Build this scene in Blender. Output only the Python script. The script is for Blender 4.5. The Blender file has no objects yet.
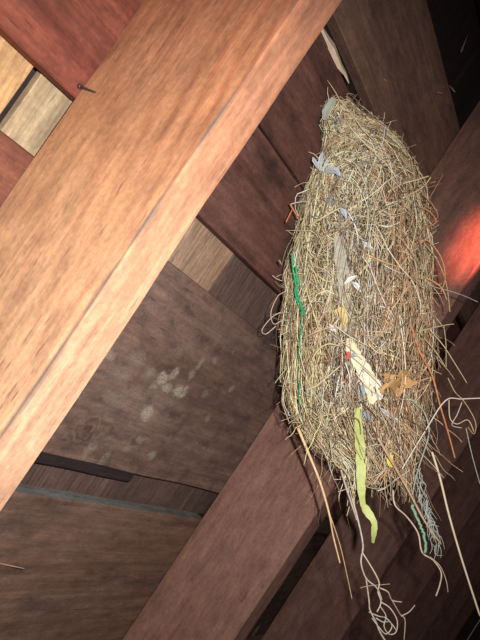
import bpy, bmesh, math, random
from mathutils import Vector, Matrix, noise

# ------------------------------------------------------------------ frame of the place
# H = distance of the lens from the roof boards; roof directions as seen from the lens
H = 0.5
FOC = 613.2
CU = Vector((0.555849, -0.83023076, 0.0418184)).normalized()      # up the roof slope
CV = Vector((0.449833, 0.3427103, 0.82474234)).normalized()       # along the roof
CN = Vector((0.69905805, 0.43962091, -0.56396037)).normalized()   # out of the roof, into the loft
th = math.atan2(CV.y, CV.z)
UPC = Vector((0, -math.cos(th), math.sin(th)))                    # gravity's opposite
UPC = (UPC - CV * UPC.dot(CV)).normalized()
YC = UPC.cross(CV)
CAM = Vector((0, 0, 1.6))


def c2w(c):
    return Vector((c.dot(CV), c.dot(YC), c.dot(UPC)))


RIGHT, DOWN, FWD = c2w(Vector((1, 0, 0))), c2w(Vector((0, 1, 0))), c2w(Vector((0, 0, 1)))
U, V, N = c2w(CU), c2w(CV), c2w(CN)
SGN = 1.0 if N.cross(U).dot(V) > 0 else -1.0


def roof(u, v, n):
    return CAM + (U * u + V * v + N * n) * H


def at(px, py, t):
    return CAM + (RIGHT * ((px - 240) / FOC) + DOWN * ((py - 320) / FOC) + FWD) * (t * H)


# ------------------------------------------------------------------ camera, world, lights, exposure
sc = bpy.context.scene
COL = sc.collection
cd = bpy.data.cameras.new('camera')
cam = bpy.data.objects.new('camera', cd)
COL.objects.link(cam)
m = Matrix((RIGHT, -DOWN, -FWD)).transposed().to_4x4()
m.translation = CAM
cam.matrix_world = m
cd.sensor_fit = 'VERTICAL'
cd.sensor_height = 24.0
cd.lens = FOC / 640 * 24.0
cd.clip_start = 0.02
sc.camera = cam

w = bpy.data.worlds.new('loft_gloom')
sc.world = w
w.use_nodes = True
bg = w.node_tree.nodes['Background']
bg.inputs[0].default_value = (0.70, 0.60, 0.66, 1)
bg.inputs[1].default_value = 0.068

fl = bpy.data.lights.new('camera_flash', 'SPOT')
fl.energy = 31.0
fl.color = (1.0, 0.97, 0.94)
fl.spot_size = math.radians(92)
fl.spot_blend = 1.0
fl.shadow_soft_size = 0.006
flo = bpy.data.objects.new('camera_flash', fl)
COL.objects.link(flo)
fpos = CAM + U * (0.085 * H) + N * (0.05 * H)
fdir = (at(150, 360, 1.6) - fpos).normalized()
flo.matrix_world = Matrix.Translation(fpos) @ fdir.to_track_quat('-Z', 'Y').to_matrix().to_4x4()

# unseen red spot lamp, added to make the glow on one rafter
rs = bpy.data.lights.new('red_glow_spot', 'SPOT')
rs.energy = 62.0
rs.color = (1.0, 0.24, 0.17)
rs.spot_size = math.radians(16)
rs.spot_blend = 1.0
rs.shadow_soft_size = 0.01
rso = bpy.data.objects.new('red_glow_spot', rs)
COL.objects.link(rso)
rpos = CAM + (RIGHT * 1.25 + DOWN * -0.25 + FWD * 1.25) * H
rdir = (at(474, 241, 2.06) - rpos).normalized()
ry = (U - rdir * U.dot(rdir)).normalized()      # the beam is stretched along the rafters
rm = Matrix((ry.cross(-rdir), ry, -rdir)).transposed().to_4x4()
rso.matrix_world = Matrix.Translation(rpos) @ rm @ Matrix.Diagonal((0.36, 1.5, 1, 1))

vs = sc.view_settings
vs.view_transform = 'Standard'
vs.look = 'None'
vs.exposure = 0.12
vs.gamma = 1.0
vs.use_curve_mapping = False


# ------------------------------------------------------------------ helpers
def lin(r, g, b):
    f = lambda c: (c / 255 / 12.92) if c / 255 <= 0.04045 else ((c / 255 + 0.055) / 1.055) ** 2.4
    return (f(r), f(g), f(b), 1)


class NT:
    def __init__(s, name):
        s.m = bpy.data.materials.new(name)
        s.m.use_nodes = True
        s.t = s.m.node_tree
        s.b = s.t.nodes['Principled BSDF']

    def n(s, typ, ins=None, **kw):
        d = s.t.nodes.new(typ)
        for k, v in kw.items():
            setattr(d, k, v)
        for k, v in (ins or {}).items():
            s.put(d.inputs[k], v)
        return d

    def put(s, sock, v):
        if hasattr(v, 'node'):
            s.t.links.new(v, sock)
        else:
            sock.default_value = v

    def math(s, op, a, b=0.0, c=None, clamp=False):
        d = s.n('ShaderNodeMath', {0: a, 1: b}, operation=op, use_clamp=clamp)
        if c is not None:
            s.put(d.inputs[2], c)
        return d.outputs[0]

    def mix(s, f, a, b, mode='MIX'):
        d = s.n('ShaderNodeMix', data_type='RGBA', blend_type=mode)
        s.put(d.inputs[0], f)
        s.put(d.inputs[6], a)
        s.put(d.inputs[7], b)
        return d.outputs[2]

    def ramp(s, f, stops):
        d = s.n('ShaderNodeValToRGB', {0: f})
        e = d.color_ramp.elements
        while len(e) < len(stops):
            e.new(0.5)
        for i, (p, c) in enumerate(stops):
            e[i].position = p
            e[i].color = c if len(c) == 4 else (*c, 1)
        return d.outputs[0]

    def noise(s, vec, scale, detail=3, rough=0.55, dist=0.0):
        return s.n('ShaderNodeTexNoise', {'Vector': vec, 'Scale': scale, 'Detail': detail,
                                          'Roughness': rough, 'Distortion': dist}).outputs[0]

    def vscale(s, vec, x, y, z):
        return s.n('ShaderNodeVectorMath', {0: vec, 1: (x, y, z)}, operation='MULTIPLY').outputs[0]


def wood(name, base, dark, pale, dirt=(0.02, 0.015, 0.014), ringf=120.0, dirt_amt=0.4, blob=None,
         knots=(), heart=(0, 0.03, -0.05), grain=0.5, rough=0.75, smear=None, ring_amt=0.55, ends=None, tilt=0.07, warpy=0.04):
    """Sawn wood, grain along the local X of the piece.  Colours are mixed from base, dark and pale."""
    dull = lambda c_: (c_[0] * 0.78, c_[1] * 0.78, c_[2] * 0.78, 1)
    base, dark, pale = dull(base), dull(dark), dull(pale)
    dirt = dull(dirt)[:3]
    ends = ends and tuple(dull(c_) for c_ in ends)
    k = NT(name)
    tc = k.n('ShaderNodeTexCoord').outputs['Object']
    rnd = k.n('ShaderNodeObjectInfo').outputs['Random']
    off = k.n('ShaderNodeCombineXYZ', {0: k.math('MULTIPLY', rnd, 37.0), 1: k.math('MULTIPLY', rnd, 0.0), 2: 0.0}).outputs[0]
    p = k.n('ShaderNodeVectorMath', {0: tc, 1: off}, operation='ADD').outputs[0]
    # growth rings round a heart line, bent by slow noise -> cathedral figure
    warp = k.n('ShaderNodeTexNoise', {'Vector': k.vscale(p, 2.2, 9, 9), 'Scale': 1.0, 'Detail': 2.0}).outputs[1]
    wv = k.n('ShaderNodeVectorMath', {0: warp, 1: (0.5, 0.5, 0.5)}, operation='SUBTRACT').outputs[0]
    q = k.n('ShaderNodeVectorMath', {0: tc, 1: heart}, operation='ADD').outputs[0]
    q = k.n('ShaderNodeVectorMath', {0: k.vscale(q, 0.0, 1, 1), 1: k.vscale(wv, 0.0, warpy, warpy)}, operation='ADD').outputs[0]
    d = k.n('ShaderNodeVectorMath', {0: q}, operation='LENGTH').outputs['Value']
    d = k.math('ADD', d, k.math('MULTIPLY', k.n('ShaderNodeSeparateXYZ', {0: p}).outputs[0], tilt))
    for (kx, ky, kr) in knots:
        kd = k.n('ShaderNodeVectorMath', {0: k.vscale(tc, 0.55, 1, 0), 1: (kx * 0.55, ky, 0)}, operation='DISTANCE').outputs['Value']
        pull = k.math('MULTIPLY', k.math('POWER', 2.718, k.math('MULTIPLY', kd, -1.0 / kr)), kr * 1.6)
        d = k.math('ADD', d, pull)
    ring = k.math('MULTIPLY_ADD', k.math('SINE', k.math('MULTIPLY', d, ringf * 6.283)), 0.5, 0.5)
    ring = k.math('POWER', ring, 2.0)
    fib = k.noise(k.vscale(p, 5, 160, 160), 1.0, 4, 0.65)
    flecks = k.noise(k.vscale(p, 28, 240, 240), 1.0, 2, 0.5)
    slow = k.noise(k.vscale(p, 2.5, 11, 11), 1.0, 3)
    mott = k.noise(p, 190.0, 3, 0.6)
    c = k.mix(k.math('MULTIPLY', ring, ring_amt), base, dark)
    c = k.mix(k.math('MULTIPLY', k.n('ShaderNodeMapRange', {0: slow, 1: 0.42, 2: 0.68}).outputs[0], 0.75), c, pale)
    if ends:                                      # paler towards the foot, redder towards the head
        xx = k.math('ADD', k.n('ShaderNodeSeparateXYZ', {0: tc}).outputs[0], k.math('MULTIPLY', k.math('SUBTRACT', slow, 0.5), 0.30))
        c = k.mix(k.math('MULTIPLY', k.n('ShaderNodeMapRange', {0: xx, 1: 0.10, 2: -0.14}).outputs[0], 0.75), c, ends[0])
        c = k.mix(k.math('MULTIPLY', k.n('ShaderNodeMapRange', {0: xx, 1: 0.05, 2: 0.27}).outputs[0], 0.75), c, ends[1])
    c = k.mix(grain, c, k.ramp(fib, [(0.25, (0.28, 0.28, 0.28)), (0.5, (0.5, 0.5, 0.5)), (0.78, (0.82, 0.82, 0.82))]), 'OVERLAY')
    c = k.mix(0.22, c, k.ramp(mott, [(0.3, (0.2, 0.2, 0.2)), (0.7, (0.8, 0.8, 0.8))]), 'OVERLAY')
    scuff = k.noise(k.vscale(p, 26, 70, 70), 1.0, 4, 0.7)
    c = k.mix(0.55, c, k.ramp(scuff, [(0.30, (0.26, 0.26, 0.27)), (0.5, (0.5, 0.5, 0.5)), (0.72, (0.76, 0.75, 0.73))]), 'OVERLAY')
    fm = k.n('ShaderNodeMapRange', {0: flecks, 1: 0.66, 2: 0.74}).outputs[0]
    c = k.mix(k.math('MULTIPLY', fm, 0.6), c, (*dirt, 1))
    dm = k.n('ShaderNodeMapRange', {0: k.noise(k.vscale(p, 7, 16, 16), 1.0, 5, 0.65), 1: 0.5, 2: 0.72}).outputs[0]
    c = k.mix(k.math('MULTIPLY', dm, dirt_amt), c, (*dirt, 1))
    for (kx, ky, kr) in knots:
        kd = k.n('ShaderNodeVectorMath', {0: k.vscale(tc, 0.6, 1, 0), 1: (kx * 0.6, ky, 0)}, operation='DISTANCE').outputs['Value']
        kd = k.math('ADD', kd, k.math('MULTIPLY', k.math('SUBTRACT', k.noise(tc, 42.0, 3), 0.5), kr * 1.3))
        km = k.n('ShaderNodeMapRange', {0: kd, 1: kr * 0.40, 2: kr * 0.2}).outputs[0]
        c = k.mix(k.math('MULTIPLY', km, 0.7), c, dark)
        kf = k.n('ShaderNodeMapRange', {0: kd, 1: kr * 1.15, 2: kr * 0.6}).outputs[0]
        ks = k.math('MULTIPLY_ADD', k.math('SINE', k.math('MULTIPLY', kd, 6.283 / (kr * 0.36))), 0.5, 0.5)
        c = k.mix(k.math('MULTIPLY', kf, k.math('MULTIPLY', ks, 0.5)), c, tuple(x_ * 0.6 for x_ in dark[:3]) + (1,))
        c = k.mix(k.math('MULTIPLY', kf, k.math('MULTIPLY', k.math('SUBTRACT', 1.0, ks), 0.35)), c, pale)
    if smear:                                     # a grimy rubbed band, fixed on the wood (local y centre, half width, colour)
        yy = k.n('ShaderNodeSeparateXYZ', {0: tc})
        dd = k.math('ABSOLUTE', k.math('SUBTRACT', yy.outputs[smear[0]], smear[1]))
        dd = k.math('ADD', dd, k.math('MULTIPLY', k.math('SUBTRACT', k.noise(k.vscale(tc, 14, 60, 60), 1, 3), 0.5), smear[2] * 2.4))
        sm = k.n('ShaderNodeMapRange', {0: dd, 1: smear[2], 2: smear[2] * 0.2}).outputs[0]
        c = k.mix(k.math('MULTIPLY', k.math('MULTIPLY', sm, k.n('ShaderNodeMapRange', {0: k.noise(k.vscale(tc, 9, 20, 20), 1, 3), 1: .38, 2: .55}).outputs[0]), 0.75), c, smear[3])
    if blob:                                      # bird droppings: splashes with a shape of their own
        tot = None
        wob = k.n('ShaderNodeTexNoise', {'Vector': tc, 'Scale': 90.0, 'Detail': 4.0}).outputs[1]
        wq = k.n('ShaderNodeVectorMath', {0: k.n('ShaderNodeVectorMath', {0: wob, 1: (.5, .5, .5)}, operation='SUBTRACT').outputs[0], 1: (0.018, 0.018, 0)}, operation='MULTIPLY').outputs[0]
        tq = k.n('ShaderNodeVectorMath', {0: tc, 1: wq}, operation='ADD').outputs[0]
        for (bx, by, rx, ry, amt) in blob:
            bd = k.n('ShaderNodeVectorMath', {0: k.vscale(tq, 1 / rx, 1 / ry, 0), 1: (bx / rx, by / ry, 0)}, operation='DISTANCE').outputs['Value']
            bm = k.math('MULTIPLY', k.n('ShaderNodeMapRange', {0: bd, 1: 1.25, 2: 0.55}).outputs[0], amt)
            tot = bm if tot is None else k.math('MAXIMUM', tot, bm)
        br = k.n('ShaderNodeMapRange', {0: k.noise(tc, 420.0, 4, 0.7), 1: 0.30, 2: 0.62}).outputs[0]
        c = k.mix(k.math('MULTIPLY', tot, br), c, (0.56, 0.49, 0.38, 1))
        sp = k.n('ShaderNodeMapRange', {0: k.noise(k.vscale(tc, 130, 170, 0), 1.0, 2, 0.6), 1: 0.66, 2: 0.74}).outputs[0]
        pt = k.n('ShaderNodeMapRange', {0: k.noise(k.vscale(tc, 13, 13, 0), 1.0, 3, 0.6), 1: 0.42, 2: 0.62}).outputs[0]
        c = k.mix(k.math('MULTIPLY', k.math('MULTIPLY', sp, pt), 0.55), c, (0.50, 0.44, 0.38, 1))
        bl = k.n('ShaderNodeMapRange', {0: k.noise(k.vscale(tc, 30, 34, 0), 1.0, 5, 0.7), 1: 0.52, 2: 0.66}).outputs[0]
        c = k.mix(k.math('MULTIPLY', bl, 0.45), c, (*dirt, 1))
    k.put(k.b.inputs['Base Color'], c)
    k.put(k.b.inputs['Roughness'], rough)
    k.b.inputs['Specular IOR Level'].default_value = 0.25
    hgt = k.math('ADD', k.math('MULTIPLY', fib, 0.6), k.math('MULTIPLY', mott, 0.5))
    k.put(k.b.inputs['Normal'], k.n('ShaderNodeBump', {'Strength': 0.35, 'Distance': 0.002, 'Height': hgt}).outputs[0])
    return k.m


def mesh_obj(name, verts, faces, mat, parent=None, smooth=False, cols=None):
    me = bpy.data.meshes.new(name)
    me.from_pydata(verts, [], faces)
    if mat:
        me.materials.append(mat)
    if smooth:
        me.polygons.foreach_set('use_smooth', [True] * len(me.polygons))
    if cols:
        a = me.color_attributes.new('tint', 'FLOAT_COLOR', 'POINT')
        flat = []
        for c in cols:
            flat.extend((c[0], c[1], c[2], 1.0))
        a.data.foreach_set('color', flat)
    me.update()
    o = bpy.data.objects.new(name, me)
    COL.objects.link(o)
    if parent:
        o.parent = parent
    return o


def empty(name, loc):
    o = bpy.data.objects.new(name, None)
    COL.objects.link(o)
    o.location = loc
    o.empty_display_size = 0.05
    return o


def tag(o, label=None, cat=None, group=None, kind=None):
    for k, v in (('label', label), ('category', cat), ('group', group), ('kind', kind)):
        if v:
            o[k] = v
    return o


def plank(name, mat, origin, ax, ay, az, x0, x1, y0, y1, z0, z1, parent, seg=20, cham=0.002, wob=0.0012, seed=0, skew=None):
    """A sawn plank: chamfered section swept along local X, edges slightly uneven."""
    rng = random.Random(seed)
    vs_, fs = [], []
    so = rng.random() * 100
    for i in range(seg + 1):
        x = x0 + (x1 - x0) * i / seg
        if i in (0, seg):
            x += rng.uniform(-1, 1) * wob * 2
        e = [noise.noise(Vector((x * 9 + so, 3.1 * j, so))) * wob for j in range(4)]
        a0, a1, b0, b1 = y0 + e[0], y1 + e[1], z0 + e[2] * .5, z1 + e[3] * .5
        if skew:
            s0, s1 = skew(x)
            a0 += s0
            a1 += s1
        c = cham
        for (yy, zz) in ((a0 + c, b0), (a1 - c, b0), (a1, b0 + c), (a1, b1 - c), (a1 - c, b1), (a0 + c, b1), (a0, b1 - c), (a0, b0 + c)):
            vs_.append((x, yy, zz))
    for i in range(seg):
        for j in range(8):
            k_ = (j + 1) % 8
            fs.append((i * 8 + j, i * 8 + k_, (i + 1) * 8 + k_, (i + 1) * 8 + j))
    fs.append(tuple(range(7, -1, -1)))
    fs.append(tuple(seg * 8 + j for j in range(8)))
    o = mesh_obj(name, vs_, fs, mat)
    M = Matrix((ax, ay, az)).transposed().to_4x4()
    M.translation = origin
    o.parent = parent
    if parent:
        M = Matrix.Translation(-parent.location) @ M
    o.matrix_local = M
    # outward normals whatever the handedness
    bm_ = bmesh.new()
    bm_.from_mesh(o.data)
    bmesh.ops.recalc_face_normals(bm_, faces=bm_.faces)
    bm_.to_mesh(o.data)
    bm_.free()
    return o


class Tubes:
    """Collects thin tubes (straws, roots, threads) in world space."""
    def __init__(s):
        s.v, s.f, s.c = [], [], []

    def add(s, pts, r0, r1, col, sides=3):
        n = len(pts)
        base = len(s.v)
        for i, p in enumerate(pts):
            a, b = pts[max(0, i - 1)], pts[min(n - 1, i + 1)]
            t = (b - a)
            if t.length < 1e-9:
                t = Vector((0, 0, 1))
            t.normalize()
            ref = Vector((0.31, 0.77, 0.55)) if abs(t.dot(Vector((0.31, 0.77, 0.55)))) < 0.9 else Vector((1, 0, 0))
            e1 = t.cross(ref).normalized()
            e2 = t.cross(e1)
            r = r0 + (r1 - r0) * i / (n - 1)
            for j in range(sides):
                an = 6.2832 * j / sides
                s.v.append(p + e1 * (r * math.cos(an)) + e2 * (r * math.sin(an)))
                s.c.append(col)
        for i in range(n - 1):
            for j in range(sides):
                k_ = (j + 1) % sides
                s.f.append((base + i * sides + j, base + i * sides + k_, base + (i + 1) * sides + k_, base + (i + 1) * sides + j))
        s.f.append(tuple(base + j for j in range(sides - 1, -1, -1)))
        s.f.append(tuple(base + (n - 1) * sides + j for j in range(sides)))

    def build(s, name, mat, parent):
        o0 = parent.location
        return mesh_obj(name, [v - o0 for v in s.v], s.f, mat, parent, True, s.c)


def spline(P, sub=6):
    out = []
    n = len(P)
    for i in range(n - 1):
        p0, p1, p2, p3 = P[max(0, i - 1)], P[i], P[i + 1], P[min(n - 1, i + 2)]
        for k_ in range(sub):
            t = k_ / sub
            out.append(0.5 * ((2 * p1) + (p2 - p0) * t + (2 * p0 - 5 * p1 + 4 * p2 - p3) * t * t + (3 * p1 - p0 - 3 * p2 + p3) * t ** 3))
    out.append(P[-1])
    return out


# ------------------------------------------------------------------ materials of the roof
D1 = 0.3334                                    # rafter depth / H
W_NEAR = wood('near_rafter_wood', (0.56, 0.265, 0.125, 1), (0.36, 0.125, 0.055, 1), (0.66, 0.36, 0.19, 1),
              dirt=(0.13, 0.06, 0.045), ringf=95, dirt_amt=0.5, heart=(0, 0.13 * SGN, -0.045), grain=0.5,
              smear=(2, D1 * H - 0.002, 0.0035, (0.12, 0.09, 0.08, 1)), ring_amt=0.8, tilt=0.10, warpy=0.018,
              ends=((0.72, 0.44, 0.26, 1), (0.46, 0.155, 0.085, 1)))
W_NEAR_EDGE = wood('near_rafter_pale_edge', (0.60, 0.29, 0.16, 1), (0.47, 0.19, 0.095, 1), (0.68, 0.37, 0.22, 1),
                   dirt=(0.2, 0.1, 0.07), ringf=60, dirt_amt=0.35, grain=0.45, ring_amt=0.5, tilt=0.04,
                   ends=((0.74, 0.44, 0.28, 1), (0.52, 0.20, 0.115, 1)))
W_RAFT = wood('old_rafter_wood', (0.36, 0.183, 0.136, 1), (0.28, 0.128, 0.09, 1), (0.41, 0.222, 0.175, 1),
              dirt=(0.09, 0.055, 0.05), ringf=26, dirt_amt=0.5, grain=0.35, knots=())
W_RED = wood('red_board_wood', (0.28, 0.080, 0.050, 1), (0.19, 0.044, 0.029, 1), (0.35, 0.12, 0.075, 1),
             dirt=(0.03, 0.015, 0.015), ringf=30, dirt_amt=0.6, grain=0.6)
W_RED2 = wood('brick_red_board_wood', (0.20, 0.072, 0.045, 1), (0.14, 0.042, 0.028, 1), (0.25, 0.095, 0.06, 1), dirt=(0.03, 0.018, 0.015), ringf=30, dirt_amt=0.5, grain=0.6)
W_UP = wood('upper_board_wood', (0.19, 0.085, 0.066, 1), (0.12, 0.05, 0.04, 1), (0.25, 0.115, 0.09, 1),
            dirt=(0.018, 0.013, 0.012), ringf=30, dirt_amt=0.9, grain=0.5)
W_GREY = wood('brown_board_wood', (0.30, 0.17, 0.118, 1), (0.20, 0.105, 0.073, 1), (0.35, 0.21, 0.155, 1),
              dirt=(0.05, 0.04, 0.042), ringf=30, dirt_amt=0.75, grain=0.5)
W_BLACK = wood('black_board_wood', (0.10, 0.06, 0.05, 1), (0.06, 0.035, 0.03, 1), (0.13, 0.08, 0.07, 1),
               ringf=40, dirt_amt=0.6)
W_EDGE = wood('weathered_grey_edge', (0.30, 0.29, 0.27, 1), (0.20, 0.18, 0.17, 1), (0.40, 0.40, 0.38, 1), ringf=40, dirt_amt=0.3)
S_TAN = wood('tan_shingle_wood', (0.52, 0.33, 0.22, 1), (0.38, 0.22, 0.14, 1), (0.60, 0.42, 0.30, 1), dirt=(0.12, 0.08, 0.07), ringf=150, dirt_amt=0.45, grain=0.7)
S_GOLD = wood('gold_shingle_wood', (0.66, 0.40, 0.19, 1), (0.46, 0.26, 0.12, 1), (0.72, 0.50, 0.28, 1),
              dirt=(0.16, 0.11, 0.08), ringf=150, dirt_amt=0.35, grain=0.7)
S_PALE = wood('pale_shingle_wood', (0.52, 0.37, 0.22, 1), (0.38, 0.27, 0.16, 1), (0.62, 0.46, 0.28, 1),
              dirt=(0.15, 0.12, 0.09), ringf=150, dirt_amt=0.5, grain=0.7)
S_DARK = wood('dark_shingle_wood', (0.20, 0.125, 0.10, 1), (0.12, 0.07, 0.06, 1), (0.25, 0.16, 0.13, 1),
              dirt=(0.03, 0.02, 0.02), ringf=120, dirt_amt=0.5, grain=0.6)
S_BLACK = wood('black_shingle_wood', (0.045, 0.03, 0.03, 1), (0.03, 0.02, 0.02, 1), (0.06, 0.04, 0.04, 1),
               ringf=120, dirt_amt=0.5)


def plain(name, col, rough=0.7, metal=0.0, var=0.25, sc_=200.0):
    k = NT(name)
    tc = k.n('ShaderNodeTexCoord').outputs['Object']
    nz = k.noise(tc, sc_, 3)
    c = k.mix(k.math('MULTIPLY', nz, 1.0), tuple(x * (1 - var) for x in col[:3]) + (1,), tuple(min(1, x * (1 + var)) for x in col[:3]) + (1,))
    k.put(k.b.inputs['Base Color'], c)
    k.b.inputs['Roughness'].default_value = rough
    k.b.inputs['Metallic'].default_value = metal
    return k.m


IRON = plain('rusty_nail_iron', (0.10, 0.07, 0.065, 1), 0.6, 0.6)

# ------------------------------------------------------------------ rafters
T = 0.0804
V1, S = 0.6347, 1.3122
WN = V * SGN                                    # local y so that (U, WN, N) is right handed


def rafter(i, v, mat, label, group=None, t=T, u0=-3.2, u1=2.1, skew=None, seg=40):
    y0, y1 = (0, t * H) if SGN > 0 else (-t * H, 0)
    root = empty('rafter', roof(0, v, -1))
    plank('beam', mat, roof(0, v, -1), U, WN, N, u0 * H, u1 * H, y0, y1, 0.0012, D1 * H, root,
          seg=seg, cham=0.0016, wob=0.0022, seed=50 + i, skew=skew)
    tag(root, label, 'rafter', group)
    return root


def skew1(x):                                   # the near rafter widens a little towards its foot
    d = 0.004 * max(-1.0, min(1.0, (0.25 - x / H) / 0.6))
    return (0, d) if SGN > 0 else (-d, 0)


r1 = rafter(1, V1, W_NEAR, 'broad bright orange-brown rafter nearest the viewer, crossing the upper left', skew=skew1, seg=90)
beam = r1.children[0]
beam.data.materials.append(W_NEAR_EDGE)         # the narrow under edge gets a paler wood colour
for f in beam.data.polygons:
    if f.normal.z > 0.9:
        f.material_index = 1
r2 = rafter(2, V1 + S, W_RAFT, 'dull brown rafter directly behind the nest, its upper end glowing red', t=0.098)
r3 = rafter(3, V1 + 2 * S, W_RAFT, 'dim brown rafter behind the hanging roots, past the rafter behind the nest')
for i, lb in ((4, 'faint rafter in the dark behind the knotted green yarn, fourth from the viewer'),
              (5, 'faint rafter in the dark lower right corner, fifth from the viewer'),
              (6, 'barely lit rafter in the far dark, sixth from the viewer'),
              (7, 'farthest barely lit rafter, last before the dark gable')):
    rafter(i, V1 + (i - 1) * S, W_RAFT, lb, 'faint rafters in the dark', seg=16)
# shiner: nail that missed the near rafter and runs down its face
q0 = roof(0.232, V1 - 0.007, -1.0)
tb = Tubes()
tb.add([q0 + N * 0.003, q0 + N * 0.008, q0 + N * 0.014, q0 + N * 0.027 + U * .0005], 0.0013, 0.0008, (1, 1, 1), 6)
tb.add([q0 + N * .002, q0 + N * 0.0045], 0.0024, 0.0022, (1, 1, 1), 8)
tb.build('nail', IRON, r1)

# ------------------------------------------------------------------ ceiling: sheathing boards and the shingles seen between them
ceil = empty('ceiling', roof(0, 0, -1))
tag(ceil, kind='structure')
WU = U * (-SGN)                                 # local y for boards: (V, WU, N) right handed


def board(mat, v0, v1, u0, u1, n0=-1.0, th_=0.045, seed=0, name='sheathing_board', seg=24, wob=0.0015, grey=False, cham=0.0015):
    s = -SGN
    yy = sorted((u0 * H * s, u1 * H * s))
    o = roof(0, 0, n0)
    b = plank(name, mat, o, V, WU, N, v0 * H, v1 * H, yy[0], yy[1], -th_ * H, 0.0, ceil, seg=seg, cham=cham, wob=wob, seed=seed)
    if grey:                                    # weathered grey sawn edges
        b.data.materials.append(W_EDGE)
        for f in b.data.polygons:
            if abs(f.normal.y) > 0.9:
                f.material_index = 1
    return b


def deck_local(px, py):                         # point of the deck under a pixel, in a board's local x,y
    r = CU * 0 + Vector(((px - 240) / FOC, (py - 320) / FOC, 1))
    t = -1.0 / r.dot(CN)
    return r.dot(CV) * t * H, r.dot(CU) * t * H * (-SGN)


blobs = []
for (px, py, sx, sy, am) in ((146, 412, 10, 6, 1), (163, 378, 7, 5, .9), (174, 374, 5, 6, .9), (180, 391, 9, 6, 1), (166, 388, 8, 4, .8),
                             (153, 385, 6, 4, .6), (150, 372, 6, 5, .35), (198, 366, 3, 7, .6), (192, 374, 4, 5, .5), (137, 358, 10, 6, .28),
                             (110, 355, 5, 4, .5), (120, 372, 12, 7, .22), (152, 455, 5, 4, .6), (139, 440, 5, 3, .4), (104, 459, 4, 9, .5),
                             (90, 448, 5, 8, .35), (205, 392, 5, 4, .4), (232, 388, 4, 4, .5), (208, 418, 4, 4, .4), (128, 448, 4, 4, .3),
                             (176, 352, 8, 5, .2), (120, 400, 14, 8, .2), (160, 400, 30, 22, .16), (215, 360, 4, 3, .35)):
    x, y = deck_local(px, py)
    s = 1.72 * H / FOC * 1.25
    blobs.append((x, y, sx * s, sy * s, am))
kx, ky = deck_local(88, 428)
W_PANEL = wood('stained_panel_wood', (0.27, 0.162, 0.125, 1), (0.18, 0.10, 0.078, 1), (0.32, 0.21, 0.175, 1),
               dirt=(0.045, 0.038, 0.04), ringf=38, dirt_amt=0.55, grain=0.45, blob=blobs, knots=((kx, ky, 0.026),))

J = [V1 + 0.03 + k_ * S for k_ in range(-1, 8)]           # rafter lines where boards may butt
VL, VR = J[0], J[8]
g = 0.002
# the wide stained panel between the two shingle gaps, and its neighbour in the far bays
board(W_RED2, J[0], J[1] - g, -0.4568, 0.0824, seed=1)
board(W_PANEL, J[1] + g, J[2] - g, -0.4568, 0.0824, seed=2)
board(W_GREY, J[2] + g, VR, -0.4568, 0.0824, seed=3)
# lower boards
board(W_GREY, J[0], J[2] - g, -1.10, -0.566, seed=4, grey=True)
board(W_BLACK, J[2] + g, J[5], -1.10, -0.566, seed=5)  # these bays get a much darker board than their neighbours
board(W_GREY, J[5] + g, VR, -1.10, -0.566, seed=6)
board(W_GREY, J[0], VR, -1.72, -1.21, seed=7)
board(W_GREY, J[0], VR, -2.35, -1.83, seed=8)
board(W_GREY, J[0], VR, -3.0, -2.46, seed=81)
# upper boards: red one above the gap, a second, the tall dusky one, then missing ones
board(W_RED, J[0], J[1] - g, 0.2125, 0.74, seed=9)
board(W_UP, J[1] + g, J[2] - g, 0.2125, 0.470, seed=10)
board(W_UP, J[2] + g, VR, 0.2125, 0.470, seed=11)
board(W_UP, J[1] + g, VR, 0.478, 0.752, n0=-1.006, seed=12)
board(W_GREY, J[0], J[3] - g, 0.80, 1.112, seed=13, wob=0.004)
board(W_GREY, J[3] + g, VR, 0.80, 1.112, seed=14)
board(W_BLACK, J[0], VR, 1.66, 2.1, seed=15)

# shingles: one course after another behind the boards, each a piece of its own
rng = random.Random(7)


def shingle_row(u0, u1, edges, mats, n0=-1.052, seed=0, gp=0.006):
    for k_ in range(len(edges) - 1):
        a, b = edges[k_], edges[k_ + 1]
        s = -SGN
        # shingle grain runs up the slope
        yy = sorted(((a + gp) * H * SGN, (b - gp) * H * SGN))
        nn = n0 - rng.uniform(0, 0.012)
        plank('shingle', mats[k_ % len(mats)], roof(0, 0, nn), U, WN, N, u0 * H, u1 * H,
              yy[0], yy[1], -0.02 * H, 0.0, ceil, seg=5, cham=0.0008, wob=0.001, seed=seed + k_)


def deck_v(px, py, n=1.05):
    r = Vector(((px - 240) / FOC, (py - 320) / FOC, 1))
    t = -n / r.dot(CN)
    return r.dot(CV) * t


va = deck_v(22, 97)                            # joint in the near bay
vb = deck_v(222, 275)                          # joint in the nest's bay
e1 = [VL, va - 0.42, va, V1 + 0.052]
shingle_row(-0.05, 0.34, e1, [S_PALE, S_GOLD, S_PALE], seed=100, gp=0.010)
e2 = [V1 + 0.09, vb, vb + 0.30, vb + 0.62, vb + 0.95, vb + 1.3, vb + 1.7, vb + 2.0, vb + 2.45, vb + 3.0, vb + 3.6, vb + 4.2, VR]
shingle_row(-0.05, 0.34, e2, [S_TAN] + [S_DARK] * 11, seed=120)
shingle_row(-0.70, -0.05, [VL, 0.2, V1 + 0.5, 1.45, 1.9, 2.5, 3.1, 3.7, 4.4, 5.2, 6.1, 7.1, VR], [S_DARK], seed=140, n0=-1.06)
shingle_row(-1.35, -0.70, [VL, 0.3, 0.9, 1.5, 2.1, 2.7, 3.3, 4.0, 5.0, 6.0, 7.0, VR], [S_DARK], seed=160)
shingle_row(-2.0, -1.35, [VL, 0.3, 1.2, 2.1, 3.3, 4.0, 5.0, 6.0, VR], [S_DARK], seed=180)
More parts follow.
